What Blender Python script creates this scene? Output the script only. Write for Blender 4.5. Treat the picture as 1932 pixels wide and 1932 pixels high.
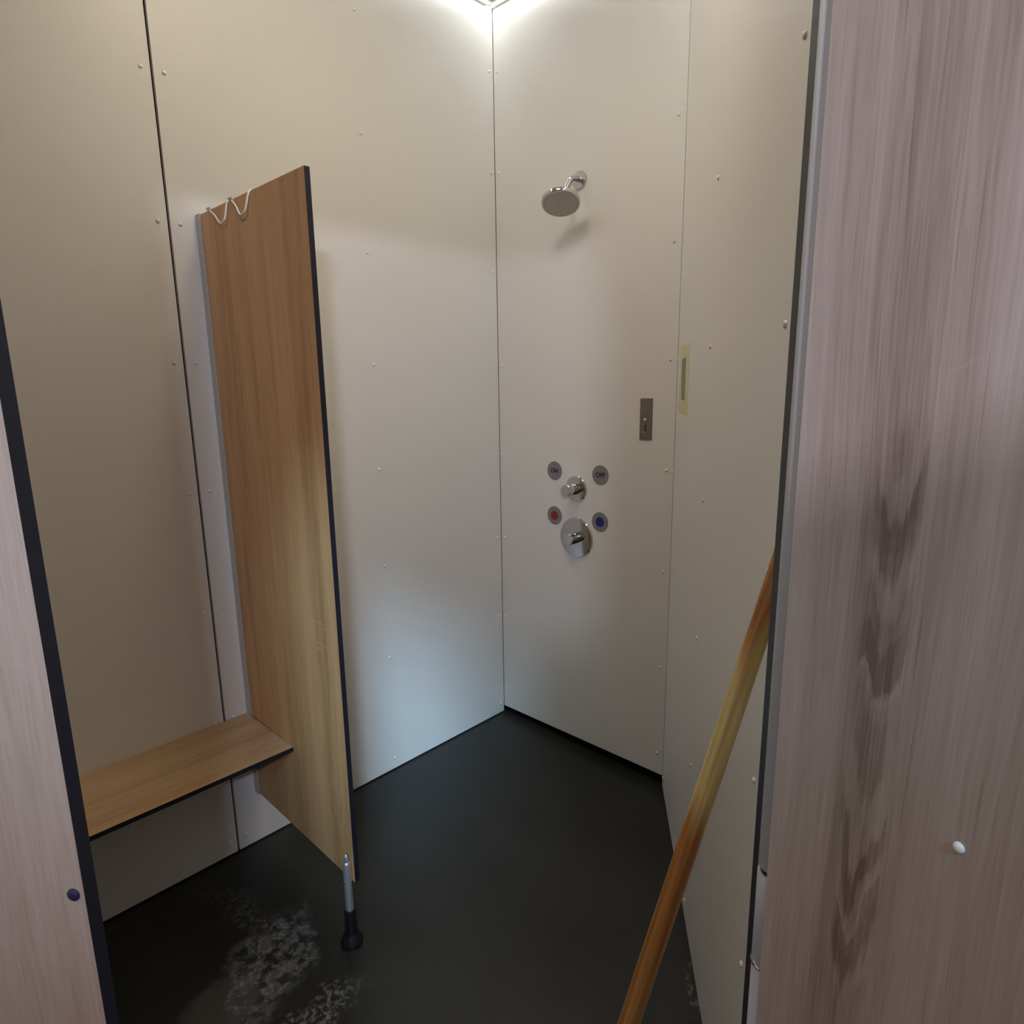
import bpy, bmesh, math, random
from mathutils import Vector, Matrix
for o in list(bpy.data.objects): bpy.data.objects.remove(o)
scn = bpy.context.scene
COL = scn.collection
R = random.Random(7)

# ------------------------------------------------------------------ camera
YAW, PITCH, ROLL, FPX = 0.7681, 0.2009, 0.0138, 1213.5
CAM = Vector((-1.9356, -1.9366, 1.5))
fw = Vector((math.cos(YAW)*math.cos(PITCH), math.sin(YAW)*math.cos(PITCH), -math.sin(PITCH)))
rt = Vector((math.sin(YAW), -math.cos(YAW), 0)); dn = fw.cross(rt)
c_, s_ = math.cos(ROLL), math.sin(ROLL)
right = c_*rt + s_*dn; down = -s_*rt + c_*dn
cd = bpy.data.cameras.new('camera'); cam = bpy.data.objects.new('camera', cd); COL.objects.link(cam)
cd.sensor_width = 36; cd.sensor_fit = 'HORIZONTAL'; cd.lens = 36*FPX/1932; cd.clip_start = 0.02
m = Matrix((right, -down, -fw)).transposed().to_4x4(); m.translation = CAM
cam.matrix_world = m; scn.camera = cam

# ------------------------------------------------------------------ world, light, exposure
scn.view_settings.view_transform = 'Standard'; scn.view_settings.look = 'None'
scn.view_settings.gamma = 1; scn.view_settings.use_curve_mapping = False
scn.view_settings.exposure = 0.0
w = bpy.data.worlds.new('world'); scn.world = w; w.use_nodes = True
w.node_tree.nodes['Background'].inputs[0].default_value = (1.0, 0.955, 0.93, 1)
w.node_tree.nodes['Background'].inputs[1].default_value = 0.72
LED_COL = (0.92, 0.96, 1.0); LED_PW = 34.0
LAMP_COL = (1.0, 0.87, 0.68); LAMP_PW = 25.5  # even fill from the added ceiling lamp
DAY_COL = (0.72, 0.78, 1.0); DAY_W = 23.0

# frame of the slanted right-hand wall: local x runs away from the viewer, local y into the room
AC = 0.6407; W = 0.8312
CORG = Vector((0, -W, 0))
def cworld(s, mm, z=0): # s metres along the slanted wall from the corner, mm metres off it
    return CORG + Vector((-math.cos(AC)*s - math.sin(AC)*mm, -math.sin(AC)*s + math.cos(AC)*mm, z))

# soft bluish daylight from the open sky behind the viewer
su = bpy.data.lights.new('daylight', 'SUN'); su.energy = 2.75; su.angle = math.radians(12); su.color = (0.41, 0.71, 1.0)
so = bpy.data.objects.new('daylight', su); COL.objects.link(so)
AZ, EL = math.radians(52.0), math.radians(39.5)
so.rotation_euler = Vector((math.cos(AZ)*math.cos(EL), math.sin(AZ)*math.cos(EL), -math.sin(EL))).to_track_quat('-Z', 'Y').to_euler()
# compact daylight lamp set in the small window added out of view
la = bpy.data.lights.new('window_daylight', 'AREA'); la.shape = 'RECTANGLE'; la.size = 0.14; la.size_y = 0.07
la.energy = DAY_W; la.color = DAY_COL
lo = bpy.data.objects.new('window_daylight', la); COL.objects.link(lo)
lo.location = cworld(3.19, 0.03, 2.12)
tgt = cworld(0.6, 0.62, 1.0) - lo.location
lo.rotation_euler = tgt.to_track_quat('-Z', 'Y').to_euler()

# ------------------------------------------------------------------ materials
def nmat(name, col, rough=0.5, metal=0.0, spec=0.5):
    mt = bpy.data.materials.new(name); mt.use_nodes = True
    b = mt.node_tree.nodes['Principled BSDF']
    b.inputs['Base Color'].default_value = (*col, 1); b.inputs['Roughness'].default_value = rough
    b.inputs['Metallic'].default_value = metal; b.inputs['Specular IOR Level'].default_value = spec
    return mt
class NT:
    def __init__(s, mt): s.t = mt.node_tree; s.n = s.t.nodes; s.l = s.t.links; s.b = s.n['Principled BSDF']
    def sock(s, i, v):
        if hasattr(v, 'is_output') or isinstance(v, bpy.types.NodeSocket): s.l.new(v, i)
        elif isinstance(v, (tuple, list)) and len(v) == 3 and i.type == 'RGBA': i.default_value = (*v, 1)
        else: i.default_value = v
    def math(s, op, a, b=0.0, c=None, clamp=False):
        n = s.n.new('ShaderNodeMath'); n.operation = op; n.use_clamp = clamp
        s.sock(n.inputs[0], a); s.sock(n.inputs[1], b)
        if c is not None: s.sock(n.inputs[2], c)
        return n.outputs[0]
    def noise(s, vec, scale=1, detail=2, rough=0.5, dist=0.0):
        n = s.n.new('ShaderNodeTexNoise'); s.sock(n.inputs['Vector'], vec)
        n.inputs['Scale'].default_value = scale; n.inputs['Detail'].default_value = detail
        n.inputs['Roughness'].default_value = rough; n.inputs['Distortion'].default_value = dist
        return n.outputs['Fac']
    def vec(s, x, y, z):
        n = s.n.new('ShaderNodeCombineXYZ')
        for i, v in zip(n.inputs, (x, y, z)): s.sock(i, v)
        return n.outputs[0]
    def obj(s):
        n = s.n.new('ShaderNodeTexCoord'); p = s.n.new('ShaderNodeSeparateXYZ')
        s.l.new(n.outputs['Object'], p.inputs[0]); return n.outputs['Object'], p.outputs
    def smooth(s, v, a, b, lo=0.0, hi=1.0):
        n = s.n.new('ShaderNodeMapRange'); n.interpolation_type = 'SMOOTHSTEP'
        s.sock(n.inputs['Value'], v); n.inputs['From Min'].default_value = a; n.inputs['From Max'].default_value = b
        n.inputs['To Min'].default_value = lo; n.inputs['To Max'].default_value = hi
        return n.outputs[0]
    def mix(s, f, a, b):
        n = s.n.new('ShaderNodeMix'); n.data_type = 'RGBA'
        s.sock(n.inputs[0], f); s.sock(n.inputs[6], a); s.sock(n.inputs[7], b); return n.outputs[2]
    def ramp(s, f, stops):
        n = s.n.new('ShaderNodeValToRGB'); s.sock(n.inputs[0], f); e = n.color_ramp.elements
        while len(e) < len(stops): e.new(0.5)
        for k, (p, c) in zip(e, stops): k.position = p; k.color = (*c, 1)
        return n.outputs[0]
    def bump(s, h, strength=0.2, dist=0.001):
        n = s.n.new('ShaderNodeBump'); n.inputs['Strength'].default_value = strength; n.inputs['Distance'].default_value = dist
        s.sock(n.inputs['Height'], h); s.l.new(n.outputs[0], s.b.inputs['Normal'])
    def color(s, c): s.sock(s.b.inputs['Base Color'], c)

def wall_material():
    mt = nmat('white_laminate', (0.62, 0.60, 0.55), 0.42, 0, 0.4); t = NT(mt); v, p = t.obj()
    n = t.noise(v, 420, 3, 0.6); n2 = t.noise(v, 3.0, 2)
    c = t.mix(t.smooth(n, 0.3, 0.7), (0.700, 0.680, 0.628), (0.755, 0.735, 0.685))
    t.color(c); t.bump(n, 0.08, 0.0005); return mt

def wood_material(name, dark, mid, light, grain='z', fine=1.0, cathedral=None, seed=0.0, planks=()):
    mt = nmat(name, mid, 0.48, 0, 0.35); t = NT(mt); v, p = t.obj()
    along = p[2] if grain == 'z' else p[0]
    a1 = p[0] if grain == 'z' else p[2]
    a2 = p[1]
    wob = t.noise(t.vec(t.math('MULTIPLY', a1, 3), a2, t.math('MULTIPLY', along, 1.1)), 1, 2)
    a1w = t.math('ADD', a1, t.math('MULTIPLY', t.math('SUBTRACT', wob, 0.5), 0.045))
    if planks:                                   # printed plank joints: each plank gets its own offset
        off = seed
        for q in planks: off = t.math('ADD', off, t.math('MULTIPLY', t.math('GREATER_THAN', a1, q), 7.31))
    else: off = seed
    def sn(sa, sl, detail, k):
        return t.noise(t.vec(t.math('MULTIPLY', a1w, sa), t.math('MULTIPLY', a2, sa), t.math('ADD', t.math('MULTIPLY', along, sl), t.math('ADD', off, k))), 1, detail, 0.55)
    f1 = sn(420*fine, 14.0, 3, 0.0); f2 = sn(80*fine, 2.4, 3, 3.1); f3 = sn(17*fine, 0.55, 2, 9.7)
    s = t.math('ADD', t.math('MULTIPLY', f1, 0.30), t.math('ADD', t.math('MULTIPLY', f2, 0.38), t.math('MULTIPLY', f3, 0.68)))
    s = t.math('SUBTRACT', s, 0.18)
    pores = t.smooth(sn(700*fine, 9.0, 1, 21.0), 0.62, 0.74)
    # pale cross flecks
    fl = t.noise(t.vec(t.math('MULTIPLY', a1, 9), t.math('MULTIPLY', a2, 9), t.math('SUBTRACT', t.math('MULTIPLY', along, 75), t.math('MULTIPLY', a1, 38))), 1, 2, 0.5)
    flm = t.noise(t.vec(t.math('MULTIPLY', a1, 14), a2, t.math('ADD', t.math('MULTIPLY', along, 4.5), off)), 1, 1)
    fleck = t.math('MULTIPLY', t.smooth(fl, 0.60, 0.70), t.smooth(flm, 0.56, 0.68))
    s = t.math('ADD', s, t.math('MULTIPLY', fleck, 0.11))
    s = t.math('SUBTRACT', s, t.math('MULTIPLY', pores, 0.10))
    if cathedral:
        x0, x1, xc, sl = cathedral
        d = t.math('ABSOLUTE', t.math('SUBTRACT', a1, xc))
        jag = t.noise(t.vec(t.math('MULTIPLY', a1, 190), 0.0, t.math('MULTIPLY', along, 22)), 1, 3, 0.6)
        lev = t.math('SUBTRACT', along, t.math('MULTIPLY', t.math('POWER', d, 1.0), sl))
        lev = t.math('ADD', lev, t.math('MULTIPLY', t.math('SUBTRACT', jag, 0.5), 0.055))
        lev2 = t.math('ADD', lev, t.math('MULTIPLY', t.math('SUBTRACT', t.noise(t.vec(t.math('MULTIPLY', a1, 30), 0.0, t.math('MULTIPLY', along, 6)), 1, 2), 0.5), 0.16))
        band = t.noise(t.vec(0.0, 0.0, t.math('ADD', t.math('MULTIPLY', lev2, 20), 2.6)), 1, 1, 0.5)
        band = t.smooth(band, 0.40, 0.60)
        edge = t.noise(t.vec(0.0, 0.0, t.math('ADD', t.math('MULTIPLY', lev2, 46), 8.0)), 1, 0)
        edge = t.smooth(edge, 0.60, 0.72)
        ed = t.math('MULTIPLY', t.math('SUBTRACT', t.noise(t.vec(0.0, 0.0, t.math('MULTIPLY', along, 5)), 1, 3), 0.5), 0.02)
        aa = t.math('ADD', a1, ed)
        msk = t.math('MULTIPLY', t.smooth(aa, x0, x0 + 0.012), t.smooth(a1, x1 - 0.002, x1 + 0.002, 1.0, 0.0))
        zj = t.math('ADD', along, t.math('MULTIPLY', t.math('SUBTRACT', jag, 0.5), 0.10))
        msk = t.math('MULTIPLY', msk, t.math('MULTIPLY', t.smooth(zj, 1.00, 1.10), t.smooth(zj, 1.42, 1.50, 1.0, 0.0)))
        s = t.math('SUBTRACT', s, t.math('MULTIPLY', msk, t.math('SUBTRACT', 0.17, t.math('MULTIPLY', band, 0.16))))
        s = t.math('ADD', s, t.math('MULTIPLY', msk, t.math('MULTIPLY', edge, 0.11)))
    c = t.ramp(s, [(0.22, dark), (0.47, mid), (0.72, light)])
    t.color(c)
    t.bump(t.math('SUBTRACT', f1, pores), 0.10, 0.0006)
    return mt

M = {}
M['wall'] = wall_material()
M['backing'] = nmat('dark_backing', (0.006, 0.005, 0.008), 0.9, 0, 0.1)
M['core'] = nmat('black_core', (0.010, 0.010, 0.017), 0.5, 0, 0.4)
M['wood_p'] = wood_material('oak_partition', (0.340, 0.175, 0.072), (0.590, 0.335, 0.145), (0.720, 0.450, 0.215), fine=0.62, seed=1.0)
M['wood_b'] = wood_material('oak_bench', (0.350, 0.215, 0.100), (0.500, 0.335, 0.175), (0.610, 0.430, 0.245), grain='x', fine=0.7, seed=4.0)
M['wood_l'] = wood_material('oak_front', (0.215, 0.136, 0.098), (0.315, 0.210, 0.158), (0.395, 0.285, 0.226), fine=0.55, seed=12.0)
M['wood_d'] = wood_material('oak_door', (0.165, 0.106, 0.082), (0.360, 0.264, 0.223), (0.485, 0.382, 0.335), fine=1.0, seed=21.0, cathedral=(0.060, 0.099, 0.079, 2.6), planks=(0.099, 0.170))
M['alu'] = nmat('aluminium', (0.60, 0.60, 0.63), 0.38, 0.75)
M['alu_m'] = nmat('aluminium_matt', (0.50, 0.485, 0.50), 0.5, 0.25)
M['alu_p'] = nmat('aluminium_painted', (0.50, 0.49, 0.44), 0.45, 0.3)
M['chrome'] = nmat('chrome', (0.58, 0.58, 0.60), 0.07, 1.0)
M['steel'] = nmat('brushed_steel', (0.26, 0.235, 0.215), 0.42, 0.85)
M['hole'] = nmat('black_hole', (0.006, 0.006, 0.006), 0.7)
M['screw'] = nmat('white_screw', (0.76, 0.74, 0.69), 0.3)
M['rubber'] = nmat('black_rubber', (0.010, 0.008, 0.012), 0.35)
M['grey'] = nmat('grey_sticker', (0.215, 0.205, 0.205), 0.5)
M['ink'] = nmat('black_ink', (0.008, 0.008, 0.009), 0.5)
M['red'] = nmat('red_print', (0.29, 0.018, 0.012), 0.45)
M['blue'] = nmat('blue_print', (0.008, 0.008, 0.19), 0.45)
M['face'] = nmat('nozzle_face', (0.66, 0.63, 0.57), 0.45)
M['nozzle'] = nmat('nozzle_rubber', (0.27, 0.25, 0.23), 0.5)
M['yellow'] = nmat('yellow_film', (0.62, 0.61, 0.33), 0.5)
M['tape'] = nmat('grey_tape', (0.225, 0.215, 0.185), 0.5)
M['navy'] = nmat('navy_cap', (0.010, 0.007, 0.028), 0.6)
M['white'] = nmat('white_paint', (0.7, 0.7, 0.68), 0.6)
M['render'] = nmat('grey_render', (0.45, 0.44, 0.42), 0.8)

def floor_material():
    mt = nmat('dark_resin', (0.03, 0.03, 0.026), 0.36, 0, 0.4); t = NT(mt); v, p = t.obj()
    big = t.noise(v, 2.2, 3); fin = t.noise(v, 160, 2, 0.6)
    base = t.mix(t.smooth(big, 0.3, 0.7), (0.013, 0.014, 0.012), (0.021, 0.022, 0.018))
    # dried lime film on the floor beside the bench
    wv = t.noise(v, 9, 4, 0.65)
    x = t.math('ADD', p[0], t.math('MULTIPLY', t.math('SUBTRACT', wv, 0.5), 0.16))
    y = t.math('ADD', p[1], t.math('MULTIPLY', t.math('SUBTRACT', t.noise(t.vec(p[1], p[0], 3.0), 9, 4, 0.65), 0.5), 0.16))
    def blob(cx, cy, rx, ry, ang):
        c, s = math.cos(ang), math.sin(ang)
        dx = t.math('SUBTRACT', x, cx); dy = t.math('SUBTRACT', y, cy)
        u = t.math('DIVIDE', t.math('ADD', t.math('MULTIPLY', dx, c), t.math('MULTIPLY', dy, s)), rx)
        q = t.math('DIVIDE', t.math('SUBTRACT', t.math('MULTIPLY', dy, c), t.math('MULTIPLY', dx, s)), ry)
        r = t.math('ADD', t.math('MULTIPLY', u, u), t.math('MULTIPLY', q, q))
        return t.smooth(r, 0.3, 1.15, 1.0, 0.0)
    b1 = blob(-1.365, -0.47, 0.20, 0.115, 0.75)
    b2 = blob(-1.34, -0.22, 0.055, 0.20, 0.25)
    b3 = blob(-1.42, -0.70, 0.22, 0.05, 0.05)
    b4 = blob(-1.50, -0.50, 0.11, 0.09, 0.2)
    sp = t.smooth(t.noise(v, 62, 5, 0.72), 0.47, 0.60)
    sp2 = t.smooth(t.noise(v, 24, 4, 0.7), 0.40, 0.56)
    film = t.math('MAXIMUM', t.math('MULTIPLY', b1, t.math('MULTIPLY', sp2, t.math('ADD', 0.45, t.math('MULTIPLY', sp, 0.55)))), t.math('MULTIPLY', b2, t.math('MULTIPLY', sp, 0.35)))
    film = t.math('MAXIMUM', film, t.math('MULTIPLY', b3, t.math('MULTIPLY', sp, 0.9)))
    film = t.math('MAXIMUM', film, t.math('MULTIPLY', b4, 0.30))
    b5 = blob(-0.655, -1.31, 0.10, 0.012, 0.64)
    film = t.math('MAXIMUM', film, t.math('MULTIPLY', b5, t.math('MULTIPLY', sp, 0.8)))
    t.color(t.mix(film, base, (0.145, 0.145, 0.135)))
    t.sock(t.b.inputs['Roughness'], t.math('ADD', t.math('MULTIPLY', film, 0.45), t.smooth(big, 0.3, 0.7, 0.30, 0.42)))
    t.bump(fin, 0.25, 0.0006); return mt
M['floor'] = floor_material()

def stick_material():
    mt = nmat('varnished_stick', (0.3, 0.13, 0.03), 0.4, 0, 0.5); t = NT(mt); v, p = t.obj()
    g = t.noise(t.vec(t.math('MULTIPLY', p[0], 160), t.math('MULTIPLY', p[1], 160), t.math('MULTIPLY', p[2], 6)), 1, 3)
    varn = t.mix(t.smooth(g, 0.3, 0.7), (0.235, 0.085, 0.012), (0.40, 0.160, 0.028))
    bare = t.mix(t.smooth(g, 0.3, 0.7), (0.40, 0.29, 0.105), (0.56, 0.43, 0.18))
    j = t.math('ADD', p[2], t.math('MULTIPLY', t.math('SUBTRACT', t.noise(t.vec(t.math('MULTIPLY', p[0], 60), t.math('MULTIPLY', p[1], 60), t.math('MULTIPLY', p[2], 3)), 1, 2), 0.5), 0.25))
    worn = t.math('MULTIPLY', t.smooth(j, 0.95, 1.03), t.smooth(j, 1.18, 1.27, 1.0, 0.0))
    low = t.smooth(p[2], 0.55, 0.92)
    varn = t.mix(low, t.mix(t.smooth(g, 0.3, 0.7), (0.215, 0.098, 0.026), (0.34, 0.165, 0.050)), varn)
    t.color(t.mix(worn, varn, bare)); return mt
M['stick'] = stick_material()

def emit(name, col, st):
    mt = bpy.data.materials.new(name); mt.use_nodes = True; b = mt.node_tree.nodes['Principled BSDF']
    b.inputs['Base Color'].default_value = (0.8, 0.8, 0.75, 1)
    b.inputs['Emission Color'].default_value = (*col, 1); b.inputs['Emission Strength'].default_value = st; return mt
M['led'] = emit('led_diffuser', LED_COL, LED_PW)
M['lamp'] = emit('lamp_glass', LAMP_COL, LAMP_PW)
M['chip'] = emit('led_chip', (1.0, 0.86, 0.22), 0.95)

# ------------------------------------------------------------------ builders
def link(name, me, parent=None, loc=None):
    o = bpy.data.objects.new(name, me); COL.objects.link(o)
    if parent: o.parent = parent
    if loc: o.location = loc
    return o
def mesh(name, verts, faces, mats, idx=None, smooth=False):
    me = bpy.data.meshes.new(name); me.from_pydata([tuple(v) for v in verts], [], faces)
    for q in (mats if isinstance(mats, (list, tuple)) else [mats]): me.materials.append(q)
    if idx:
        for f, i in zip(me.polygons, idx): f.material_index = i
    if smooth:
        for f in me.polygons: f.use_smooth = True
    me.update(); return me
def prism(poly, z0, z1, mats, top=0, side=0):
    n = len(poly); v = [(x, y, z0) for x, y in poly] + [(x, y, z1) for x, y in poly]
    f = [tuple(range(n-1, -1, -1)), tuple(range(n, 2*n))] + [(i, (i+1) % n, n+(i+1) % n, n+i) for i in range(n)]
    return mesh('prism', v, f, mats, [top, top] + [side]*n)
def boxmesh(x0, x1, y0, y1, z0, z1, mats, ax=(0, 0, 0), bevel=0.0, z0b=None):
    """ax: material index for the faces looking along x, y, z; z0b: bottom height at the y0 end"""
    zb = z0 if z0b is None else z0b
    v = [(x0, y0, zb), (x1, y0, zb), (x1, y1, z0), (x0, y1, z0), (x0, y0, z1), (x1, y0, z1), (x1, y1, z1), (x0, y1, z1)]
    f = [(3, 2, 1, 0), (4, 5, 6, 7), (0, 1, 5, 4), (2, 3, 7, 6), (1, 2, 6, 5), (3, 0, 4, 7)]
    me = mesh('box', v, f, mats, [ax[2], ax[2], ax[1], ax[1], ax[0], ax[0]])
    if bevel:
        bm = bmesh.new(); bm.from_mesh(me)
        bmesh.ops.bevel(bm, geom=list(bm.edges), offset=bevel, segments=2, affect='EDGES', profile=0.6, material=-1)
        bm.to_mesh(me); bm.free()
    return me
def box(name, x0, x1, y0, y1, z0, z1, mats, parent=None, **k):
    me = boxmesh(x0, x1, y0, y1, z0, z1, mats, **k); me.name = name; return link(name, me, parent)
def lathe(name, prof, mat, seg=40, mats=None, sharp=35):
    """prof: (radius, height along +z) from bottom to top; closed at both ends"""
    v, f = [], []
    for r, z in prof:
        for i in range(seg):
            a = 2*math.pi*i/seg; v.append((r*math.cos(a), r*math.sin(a), z))
    n = len(prof)
    for j in range(n-1):
        for i in range(seg):
            k = (i+1) % seg; f.append((j*seg+i, j*seg+k, (j+1)*seg+k, (j+1)*seg+i))
    f.append(tuple(range(seg-1, -1, -1))); f.append(tuple((n-1)*seg+i for i in range(seg)))
    me = mesh(name, v, f, mat, smooth=True)
    try: me.set_sharp_from_angle(angle=math.radians(sharp))
    except Exception: pass
    return me
def smoothpath(pts, sub=6):
    P = [Vector(p) for p in pts]; out = []
    for i in range(len(P)-1):
        a = P[max(i-1, 0)]; b = P[i]; c = P[i+1]; d = P[min(i+2, len(P)-1)]
        for k in range(sub):
            t = k/sub
            out.append(0.5*((2*b) + (c-a)*t + (2*a-5*b+4*c-d)*t*t + (3*b-3*c+d-a)*t**3))
    out.append(P[-1]); return out
def tube(name, pts, r, mat, seg=12):
    v, f = [], []; n = len(pts); ref = None
    for i, p in enumerate(pts):
        d = (pts[min(i+1, n-1)] - pts[max(i-1, 0)]).normalized()
        if ref is None: ref = d.orthogonal().normalized()
        ref = (ref - d*ref.dot(d)).normalized(); b = d.cross(ref)
        for k in range(seg):
            a = 2*math.pi*k/seg; v.append(p + (ref*math.cos(a) + b*math.sin(a))*r)
    for i in range(n-1):
        for k in range(seg):
            q = (k+1) % seg; f.append((i*seg+k, i*seg+q, (i+1)*seg+q, (i+1)*seg+k))
    f.append(tuple(range(seg-1, -1, -1))); f.append(tuple((n-1)*seg+k for k in range(seg)))
    return mesh(name, v, f, mat, smooth=True)
def empty(name, loc=(0, 0, 0), rz=0.0, parent=None):
    o = bpy.data.objects.new(name, None); COL.objects.link(o); o.location = loc; o.rotation_euler = (0, 0, rz)
    o.empty_display_size = 0.05
    if parent: o.parent = parent
    return o
def tag(o, label, cat, group=None, kind=None):
    o['label'] = label; o['category'] = cat
    if group: o['group'] = group
    if kind: o['kind'] = kind
    return o
def aim(o, d):  # turn local +z to direction d
    o.rotation_euler = Vector(d).to_track_quat('Z', 'Y').to_euler()

SCREW = lathe('screw', [(0.0056, 0.0), (0.0054, 0.0016), (0.0040, 0.0032), (0.0018, 0.0040)], M['screw'], 12, sharp=80)
def screws(parent, spots, normal):
    for q in spots:
        s = link('screw', SCREW, parent, q); aim(s, normal)

# ------------------------------------------------------------------ structure
HC = 2.872
fl = tag(link('floor', mesh('floor', [(-6, -6, 0), (2, -6, 0), (2, 1.2, 0), (-6, 1.2, 0), (-6, -6, -.1), (2, -6, -.1), (2, 1.2, -.1), (-6, 1.2, -.1)],
         [(0, 1, 2, 3), (7, 6, 5, 4), (4, 5, 1, 0), (5, 6, 2, 1), (6, 7, 3, 2), (7, 4, 0, 3)], M['floor'])),
         'dark charcoal resin floor with pale dried lime film', 'floor', kind='structure')
SF = 1.6924; TF = 0.017; ML = 0.7955; MR = 0.1214     # front screen: near face, thickness, door opening
pf = [cworld(SF, 0), cworld(SF, (W + math.sin(AC)*SF)/math.cos(AC))]
ce = tag(link('ceiling', prism([(0.05, 0.05), (pf[1].x - 0.06, 0.05), (pf[0].x, pf[0].y - 0.03), (0.05, -W - 0.03)], HC + 0.03, HC + 0.07, M['white'])),
         'white ceiling over the shower cabin', 'ceiling', kind='structure')
ZS = [0.050, 0.472, 0.834, 1.195, 1.562, 1.929, 2.296, 2.650]

# left wall (plane y = 0)
wl = tag(empty('wall_left'), 'long off-white laminate panel wall behind the bench', 'wall', kind='structure')
box('backing', pf[1].x - 0.05, 0.05, 0.030, 0.06, 0, HC + 0.03, M['backing'], wl)
pa = box('panel', -1.2355, -0.0020, 0, 0.012, 0.006, HC, M['wall'], wl)
screws(pa, [(-0.0225, 0, z) for z in ZS] + [(-0.614, 0, z) for z in ZS] + [(-1.2095, 0, z) for z in ZS], (0, -1, 0))
pb = box('panel', -2.476, -1.2425, 0, 0.012, 0.006, HC, M['wall'], wl)
screws(pb, [(-1.2660, 0, z) for z in ZS] + [(-1.862, 0, z) for z in ZS], (0, -1, 0))
box('panel', pf[1].x - 0.02, -2.483, 0, 0.012, 0.006, HC, M['wall'], wl)

# far wall with the shower (plane x = 0)
wb = tag(empty('wall_back'), 'narrow off-white panel wall with the shower fittings', 'wall', kind='structure')
box('backing', 0.020, 0.05, -W - 0.03, 0.030, 0, HC + 0.03, M['backing'], wb)
pc = box('panel', 0, 0.012, -W + 0.0012, -0.0014, 0.033, HC, M['wall'], wb, z0b=0.046)
zb = [0.122] + ZS[1:]
screws(pc, [(0, -0.0205, z) for z in zb] + [(0, -0.8035, z) for z in [0.129] + ZS[1:]], (-1, 0, 0))

# slanted right-hand wall
wr = tag(empty('wall_right', CORG, AC), 'off-white panel wall on the right behind the broom handle', 'wall', kind='structure')
box('backing', -1.70, 0.03, -0.06, -0.025, 0, HC + 0.03, M['backing'], wr)
pd = box('panel', -1.2435, -0.0004, -0.012, 0, 0.006, HC, M['wall'], wr)
screws(pd, [(-0.018, 0, z) for z in ZS] + [(-0.607, 0, z + 0.010) for z in ZS] + [(-1.216, 0, z + 0.012) for z in ZS], (0, 1, 0))
pe = box('panel', -SF + TF, -1.2505, -0.012, 0, 0.006, HC, M['wall'], wr)

# front screen: wooden boards left and right of the door opening, board above
wf = tag(empty('wall_front', CORG, AC), 'oak-look front screen of the cabin around the door opening', 'wall', kind='structure')
MA = (W + math.sin(AC)*(SF - TF))/math.cos(AC)
b1 = box('board', -SF, -SF + TF, ML, MA - 0.004, 0.02, HC, [M['wood_l'], M['core']], wf, ax=(0, 1, 1))
b2 = box('board', -SF, -SF + TF, 0.003, MR, 0.02, HC, [M['wood_l'], M['core']], wf, ax=(0, 1, 1))
box('board', -SF, -SF + TF, MR + 0.002, ML - 0.002, 2.06, HC, [M['wood_l'], M['core']], wf, ax=(0, 1, 1))
cap = link('screw_cap', lathe('screw_cap', [(0.0072, 0), (0.0070, 0.0015), (0.005, 0.003), (0.002, 0.0035)], M['navy'], 18), b1, (-SF, ML + 0.0122, 0.977)); aim(cap, (-1, 0, 0))
cap['label'] = 'dark navy screw cap'

# door, swung open to the outside
hp = cworld(2.2124 - 0.490, 0.2708 - 0.1485)
TH = math.radians(62)      # how far the leaf stands open, measured from the plane of the screen
dr = tag(empty('door_1', (hp.x, hp.y, 0), AC + math.pi*1.5 - TH), 'open oak-look cabin door swung outward on the right', 'door', kind='structure')
leaf = box('door_leaf', 0.0, 0.66, 0.0, 0.017, 0.03, 2.03, [M['wood_d'], M['core']], dr, ax=(1, 0, 1))
s = link('screw', SCREW, leaf, (0.1452, 0, 1.227)); s.scale = (0.62, 0.62, 0.62); aim(s, (0, -1, 0))
# hinge barrel in the angle between the screen and the leaf
Ri = Matrix.Rotation(-(math.pi*1.5 - TH), 3, 'Z')
hc = Ri @ Vector((0.507 - 0.490, 0.1485 - 0.1583, 0))
hr = 0.0122
def barrel(name, z0, z1, mat, r=hr):
    return link(name, lathe(name, [(r - .0004, 0), (r, 0.0006), (r, z1 - z0 - 0.0006), (r - .0004, z1 - z0)], mat, 28), dr, (hc.x, hc.y, z0))
barrel('hinge_barrel', 1.0865, 2.05, M['alu_m']); barrel('hinge_ring', 1.0815, 1.0865, M['core'], hr*0.86)
barrel('hinge_knuckle', 0.990, 1.0815, M['alu_m'], hr*1.02); barrel('hinge_washer', 0.9875, 0.990, M['chrome'], hr*1.1)
barrel('hinge_barrel', 0.03, 0.9875, M['alu_m'])

# unseen additions for the light: building wall with window, post shading the shower wall
wo = tag(empty('wall_outside', CORG, AC), 'grey rendered building wall behind the viewer', 'wall', kind='structure')
box('wall_section', -3.40, -3.20, 0.15, 2.6, 0, 2.32, M['render'], wo)
box('wall_section', -3.40, -3.20, -1.8, -0.09, 0, 2.32, M['render'], wo)
box('wall_section', -3.40, -3.20, -0.09, 0.15, 0, 1.99, M['render'], wo)
box('wall_section', -3.40, -3.20, -0.09, 0.15, 2.25, 2.32, M['render'], wo)
wn = tag(empty('window_1', CORG, AC), 'small square window high in the building wall', 'window', kind='structure')  # added opening around the daylight lamp, never in view
for q in ((-0.09, -0.065, 1.99, 2.25), (0.125, 0.15, 1.99, 2.25), (-0.065, 0.125, 1.99, 2.015), (-0.065, 0.125, 2.225, 2.25)):
    box('window_frame', -3.24, -3.205, q[0], q[1], q[2], q[3], M['white'], wn)
ws = tag(empty('wall_screen', CORG, AC), 'narrow oak-look screen post outside the cabin', 'screen', kind='structure')
box('board', -2.437, -2.420, -0.06, 0.177, 0.02, 1.75, [M['wood_l'], M['core']], ws, ax=(0, 1, 1))  # added to block window daylight low on the shower wall

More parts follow.
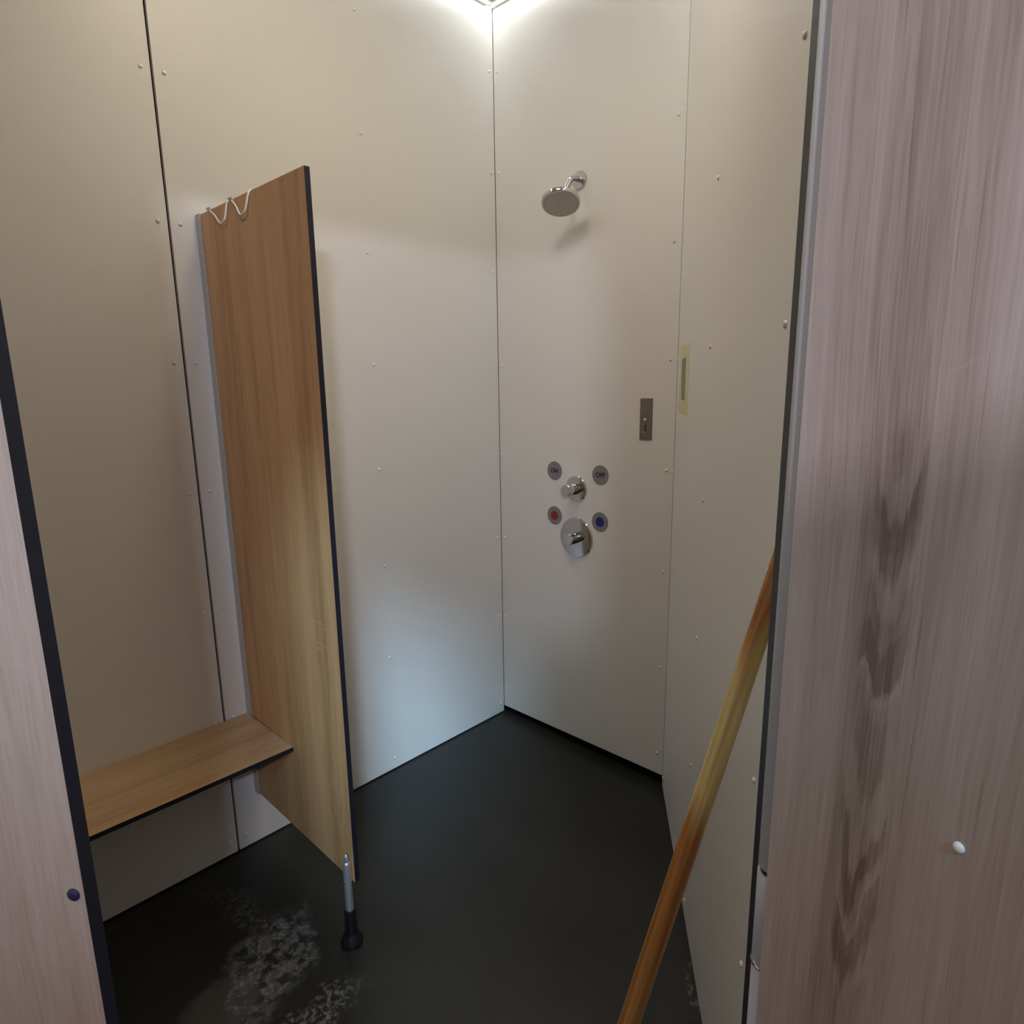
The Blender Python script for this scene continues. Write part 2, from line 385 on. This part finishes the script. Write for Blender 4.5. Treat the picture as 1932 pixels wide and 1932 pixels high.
# ------------------------------------------------------------------ lights along the top of the walls
def led_strip(name, label, x0, x1, loc, rz):
    t = tag(empty(name, loc, rz), label, 'light strip', 'LED strips under the cabin ceiling')
    box('profile', x0, x1, -0.034, 0.0, 0.014, 0.030, M['white'], t, bevel=0.002)
    box('rail', x0, x1, -0.010, 0.0, -0.005, 0.014, M['white'], t)
    box('rail', x0, x1, -0.034, -0.028, -0.005, 0.014, M['white'], t)
    box('diffuser', x0 + 0.002, x1 - 0.002, -0.028, -0.010, 0.002, 0.0135, M['led'], t)
    chip = boxmesh(-0.005, 0.005, -0.0035, 0.0035, -0.0015, 0.0002, M['chip'])
    for k in range(8): link('led_chip', chip, t, (x1 - 0.012 - k*0.016 if x0 < 0 else x0 + 0.012 + k*0.016, -0.021, 0.002))
    return t
led_strip('led_strip_light', 'bright LED strip above the long left wall, ending short of the corner', -1.55, -0.035, (0, 0, HC - 0.002), 0)
led_strip('led_strip_light', 'bright LED strip above the shower wall, reaching into the corner', 0.004, 0.80, (0, 0, HC - 0.002), -math.pi/2)
led_strip('led_strip_light', 'LED strip above the slanted right-hand wall', 0.06, 1.60, (CORG.x, CORG.y, HC - 0.002), AC + math.pi)  # out of view, added to lift the general light in the cabin

cl = tag(empty('ceiling_lamp', (-1.0, -0.78, HC + 0.03)), 'round ceiling lamp in the middle of the cabin ceiling', 'lamp')  # added above the frame to spread the cabin light more evenly
link('lamp_base', lathe('lamp_base', [(0.165, -0.022), (0.175, -0.018), (0.175, -0.001), (0.17, 0.0)], M['white'], 48), cl)
link('lamp_shade', lathe('lamp_shade', [(0.10, -0.055), (0.145, -0.046), (0.163, -0.030), (0.163, -0.0225)], M['lamp'], 48), cl)

# ------------------------------------------------------------------ partition with leg
XP = -1.165; TP = 0.0135; PL = 0.590
pt = tag(empty('partition_panel', (XP, 0, 0)), 'tall oak-look partition board standing beside the bench', 'partition')
box('board', 0, TP, -PL, -0.012, 0.190, 1.956, [M['wood_p'], M['core']], pt, ax=(0, 1, 1))
chv = [(-0.004, -0.030), (-0.004, 0), (TP + 0.004, 0), (TP + 0.004, -0.030), (TP + 0.0005, -0.030), (TP + 0.0005, -0.011), (-0.0005, -0.011), (-0.0005, -0.030)]
cm = prism(chv[::-1], 0.188, 1.958, M['alu_p']); co = link('wall_channel', cm, pt); co['label'] = 'grey aluminium wall channel'
for z in (0.30, 0.95, 1.86):
    s = link('channel_screw', SCREW, co, (-0.004, -0.018, z)); s.scale = (0.45, 0.45, 0.45); aim(s, (-1, 0, 0))
lg = empty('leg', (-0.0115, -0.572, 0), 0, pt)
link('leg_tube', lathe('leg_tube', [(0.0108, 0.06), (0.0104, 0.244), (0.0085, 0.250), (0.0066, 0.2515), (0.0066, 0.263), (0.0048, 0.270), (0.0018, 0.2735)], M['alu'], 24), lg)
link('leg_collar', lathe('leg_collar', [(0.0185, 0.024), (0.0165, 0.045), (0.0150, 0.102), (0.0135, 0.106)], M['rubber'], 28), lg)
link('leg_foot', lathe('leg_foot', [(0.0295, 0.0), (0.0305, 0.005), (0.0290, 0.012), (0.0235, 0.022), (0.0180, 0.033)], M['rubber'], 32), lg)
bo = link('bolt', lathe('bolt', [(0.004, 0), (0.004, 0.002), (0.002, 0.003)], M['chrome'], 12), lg, (-0.011, 0, 0.195)); aim(bo, (-1, 0, 0))

# ------------------------------------------------------------------ wire hooks over the top of the partition
hk = tag(empty('wire_coat_hook', (XP, -0.21, 1.956)), 'bent white wire hook hanging over the top of the partition', 'hook')
o = Vector((XP, -0.21, 1.956))
path = [(-1.150, -0.070, 1.938), (-1.150, -0.078, 1.9585), (-1.1585, -0.085, 1.9595), (-1.168, -0.100, 1.951), (-1.175, -0.140, 1.934), (-1.186, -0.195, 1.9035), (-1.188, -0.2165, 1.9025), (-1.184, -0.224, 1.912),
        (-1.172, -0.215, 1.949), (-1.160, -0.207, 1.9600), (-1.155, -0.218, 1.9600), (-1.168, -0.236, 1.951), (-1.175, -0.268, 1.934), (-1.186, -0.312, 1.9035), (-1.188, -0.333, 1.9020), (-1.184, -0.341, 1.912),
        (-1.172, -0.338, 1.949), (-1.160, -0.336, 1.9600), (-1.152, -0.352, 1.9590), (-1.1490, -0.360, 1.940)]
link('hook_wire', tube('hook_wire', [q - o for q in smoothpath(path, 5)], 0.0023, M['screw'], 10), hk)
for y in (-0.093, -0.228):
    cl = box('clip', -0.0045, 0.004, -0.007, 0.007, -0.003, 0.003, M['alu'], hk, bevel=0.001)
    cl.location = Vector((-1.1665, y, 1.9575)) - o; cl.rotation_euler = (0, 0.5, 0.3)

# ------------------------------------------------------------------ bench
def front_x(y, inset=0.002):       # inner face of the front screen at depth y
    sF = SF - TF - inset; mm = (y + W + math.sin(AC)*sF)/math.cos(AC); return cworld(sF, mm).x
BD = 0.297; BZ = 0.4685
bn = tag(empty('bench', (-1.8, -0.15, BZ - 0.013)), 'oak-look wall-hung bench board between the partition and the left screen', 'bench')
poly = [(front_x(-0.001) + 1.8, 0.149), (front_x(-BD) + 1.8, 0.15 - BD), (XP - 0.0005 + 1.8, 0.15 - BD), (XP - 0.0045 + 1.8, 0.149)]
link('seat_board', prism(poly, 0, 0.013, [M['wood_b'], M['core']], top=0, side=1), bn)
for x in (-0.25, 0.30):
    bk = link('bracket', prism([(x - .02, 0.149), (x - .02, -0.02), (x + .02, -0.02), (x + .02, 0.149)], -0.004, 0.0, M['alu']), bn)

# ------------------------------------------------------------------ shower head
sh = tag(empty('overhead_shower', (0, -0.421, 2.188)), 'chrome overhead shower on a short bent arm on the far wall', 'shower')
fo = link('flange', lathe('flange', [(0.030, 0), (0.0305, 0.004), (0.029, 0.0075), (0.012, 0.0095)], M['chrome'], 40), sh); aim(fo, (-1, 0, 0))
ad = Vector((-0.34, -0.25, -0.907)).normalized()
arm = smoothpath([(0, 0, 0), (-0.022, 0, 0), (-0.040, 0, -0.0015), (-0.054, 0, -0.010), (-0.064, 0, -0.023), (-0.088, 0, -0.062)], 6)
link('arm', tube('arm', arm, 0.0095, M['chrome'], 20), sh)
hd = link('rose_body', lathe('rose_body', [(0.013, -0.030), (0.014, -0.022), (0.018, -0.014), (0.045, -0.010), (0.063, -0.006), (0.0668, -0.002), (0.0668, 0.008), (0.0655, 0.010), (0.064, 0.010)], M['chrome'], 56), sh, Vector((-0.105, 0, -0.088)))
aim(hd, ad)
fc = link('rose_face', lathe('rose_face', [(0.063, 0.006), (0.063, 0.0112), (0.048, 0.0118)], M['face'], 48), hd)
NZ = lathe('nozzle', [(0.0017, 0), (0.0014, 0.002)], M['nozzle'], 8)
bmv, bmf = [], []
for r, n in ((0.007, 6), (0.016, 12), (0.026, 20), (0.036, 28), (0.046, 36), (0.056, 44)):
    for k in range(n):
        a = 2*math.pi*(k + 0.5*(n % 8 == 4))/n; b0 = len(bmv)
        for q in NZ.vertices: bmv.append((q.co.x + r*math.cos(a), q.co.y + r*math.sin(a), q.co.z + 0.0112))
        for q in NZ.polygons: bmf.append(tuple(i + b0 for i in q.vertices))
nz = link('nozzles', mesh('nozzles', bmv, bmf, M['nozzle']), hd); nz['kind'] = 'stuff'

# ------------------------------------------------------------------ valves
def valve(name, label, y, z, rr, knob_r, plen, pointer):
    t = tag(empty(name, (0, y, z)), label, 'valve')
    a = link('rosette', lathe('rosette', [(rr, 0), (rr, 0.004), (rr - 0.0025, 0.0075), (rr - 0.006, 0.0085)], M['chrome'], 64), t); aim(a, (-1, 0, 0))
    k = link('knob_base', lathe('knob_base', [(knob_r*1.02, 0.008), (knob_r*1.02, 0.026), (knob_r*0.98, 0.027)], M['chrome'], 40), t); aim(k, (-1, 0, 0))
    k = link('knob', lathe('knob', [(knob_r, 0.0285), (knob_r, plen - 0.002), (knob_r - 0.002, plen)], M['chrome'], 40), t); aim(k, (-1, 0, 0))
    q = tube('pointer', [Vector((-plen + 0.008, knob_r - 0.004, 0)), Vector((-plen + 0.008, knob_r + 0.006, 0.002))], 0.0028, M['chrome'], 12)
    link('pointer', q, k).rotation_euler = (0, 0, 0)
    pk = k.children[0]; pk.parent = t; pk.name = 'pointer'
    return t
valve('shower_valve', 'small round chrome valve between the ON and OFF discs', -0.415, 1.0905, 0.0500, 0.0225, 0.066, True)
valve('shower_valve', 'large round chrome mixer valve below the red and blue discs', -0.4175, 0.8970, 0.0790, 0.0225, 0.054, True)

# ------------------------------------------------------------------ disc stickers
def disc(name, label, y, z, inner=None, text=None):
    t = tag(empty(name, (0, y, z)), label, 'sticker', 'round grey discs around the shower valves')
    a = link('disc', lathe('disc', [(0.0372, 0), (0.0372, 0.0012), (0.0368, 0.0016)], M['grey'], 48), t); aim(a, (-1, 0, 0))
    if inner:
        a = link('dot', lathe('dot', [(0.0190, 0.0016), (0.0190, 0.0021)], inner, 40), t); aim(a, (-1, 0, 0))
    if text:
        cu = bpy.data.curves.new(text, 'FONT'); cu.body = text; cu.size = 0.0235; cu.align_x = 'CENTER'; cu.align_y = 'CENTER'
        cu.extrude = 0.0002; cu.offset = 0.0007
        tmp = bpy.data.objects.new('tmp', cu); COL.objects.link(tmp)
        dg = bpy.context.evaluated_depsgraph_get(); me = bpy.data.meshes.new_from_object(tmp.evaluated_get(dg))
        bpy.data.objects.remove(tmp); me.materials.clear(); me.materials.append(M['ink'])
        l = link('lettering', me, t, (-0.0019, 0, 0))
        l.rotation_euler = Matrix(((0, 0, -1), (-1, 0, 0), (0, 1, 0))).to_euler()
    return t
disc('disc_sticker', 'grey round disc reading ON above the small valve', -0.305, 1.150, text='ON')
disc('disc_sticker', 'grey round disc reading OFF above the small valve', -0.527, 1.152, text='OFF')
disc('disc_sticker', 'grey round disc with a red dot beside the large valve', -0.305, 0.970, inner=M['red'])
disc('disc_sticker', 'grey round disc with a blue dot beside the large valve', -0.528, 0.974, inner=M['blue'])

# ------------------------------------------------------------------ coin slot plate
cp = tag(empty('coin_slot_plate', (0, -0.7178, 1.365)), 'small upright steel coin slot plate right of the valves', 'coin slot')
pl_ = box('plate', -0.004, 0, -0.0243, 0.0243, -0.0708, 0.0708, M['steel'], cp, bevel=0.0014)
box('slot', -0.0046, -0.003, -0.0022, 0.0022, -0.043, -0.019, M['hole'], cp)
bt = link('button', lathe('button', [(0.0062, 0), (0.0060, 0.003), (0.004, 0.0055), (0.0015, 0.0065)], M['chrome'], 24, sharp=80), cp, (-0.004, 0.001, -0.003)); aim(bt, (-1, 0, 0))
box('coin_lip', -0.009, -0.0038, -0.004, 0.0085, -0.0455, -0.0430, M['chrome'], cp, bevel=0.0008)
box('engraved_mark', -0.0043, -0.0038, -0.0008, 0.0008, 0.038, 0.060, M['tape'], cp)
for y in (-0.0185, 0.0185):
    for z in (-0.064, 0.064):
        a = link('plate_screw', lathe('plate_screw', [(0.0024, 0), (0.0022, 0.0008), (0.001, 0.0012)], M['steel'], 12), cp, (-0.004, y, z)); aim(a, (-1, 0, 0))

# ------------------------------------------------------------------ yellow film with grey strip on the slanted wall
ys = tag(empty('wall_sticker', cworld(0.165, 0, 1.497), AC), 'yellowish film patch with a grey strip stuck on the right-hand wall', 'sticker')
box('film', -0.100, 0.100, 0, 0.0004, -0.104, 0.104, M['yellow'], ys)
gp = mesh('grey_strip', [(-0.035, 0.0004, -0.062), (0.042, 0.0004, -0.060), (0.051, 0.0004, 0.061), (-0.032, 0.0004, 0.067), (-0.035, 0.0012, -0.062), (0.042, 0.0012, -0.060), (0.051, 0.0012, 0.061), (-0.032, 0.0012, 0.067)],
     [(0, 1, 2, 3), (7, 6, 5, 4), (4, 5, 1, 0), (5, 6, 2, 1), (6, 7, 3, 2), (7, 4, 0, 3)], M['tape'])
link('grey_strip', gp, ys)

# ------------------------------------------------------------------ broom handle leaning on the slanted wall
A0 = Vector((-1.5322, -1.4611, 0.0)); A1 = Vector((-1.1158, -1.6441, 1.3255)); ax = (A1 - A0); L = ax.length
A0 = A0 + ax.normalized()*0.006
bh = link('broom_handle', lathe('broom_handle', [(0.011, 0), (0.0134, 0.006), (0.0138, 0.03), (0.0138, L - 0.02), (0.012, L - 0.007), (0.007, L - 0.001)], M['stick'], 28), None, A0)
aim(bh, ax); tag(bh, 'worn orange-varnished wooden broom handle leaning against the right-hand wall', 'broom handle')
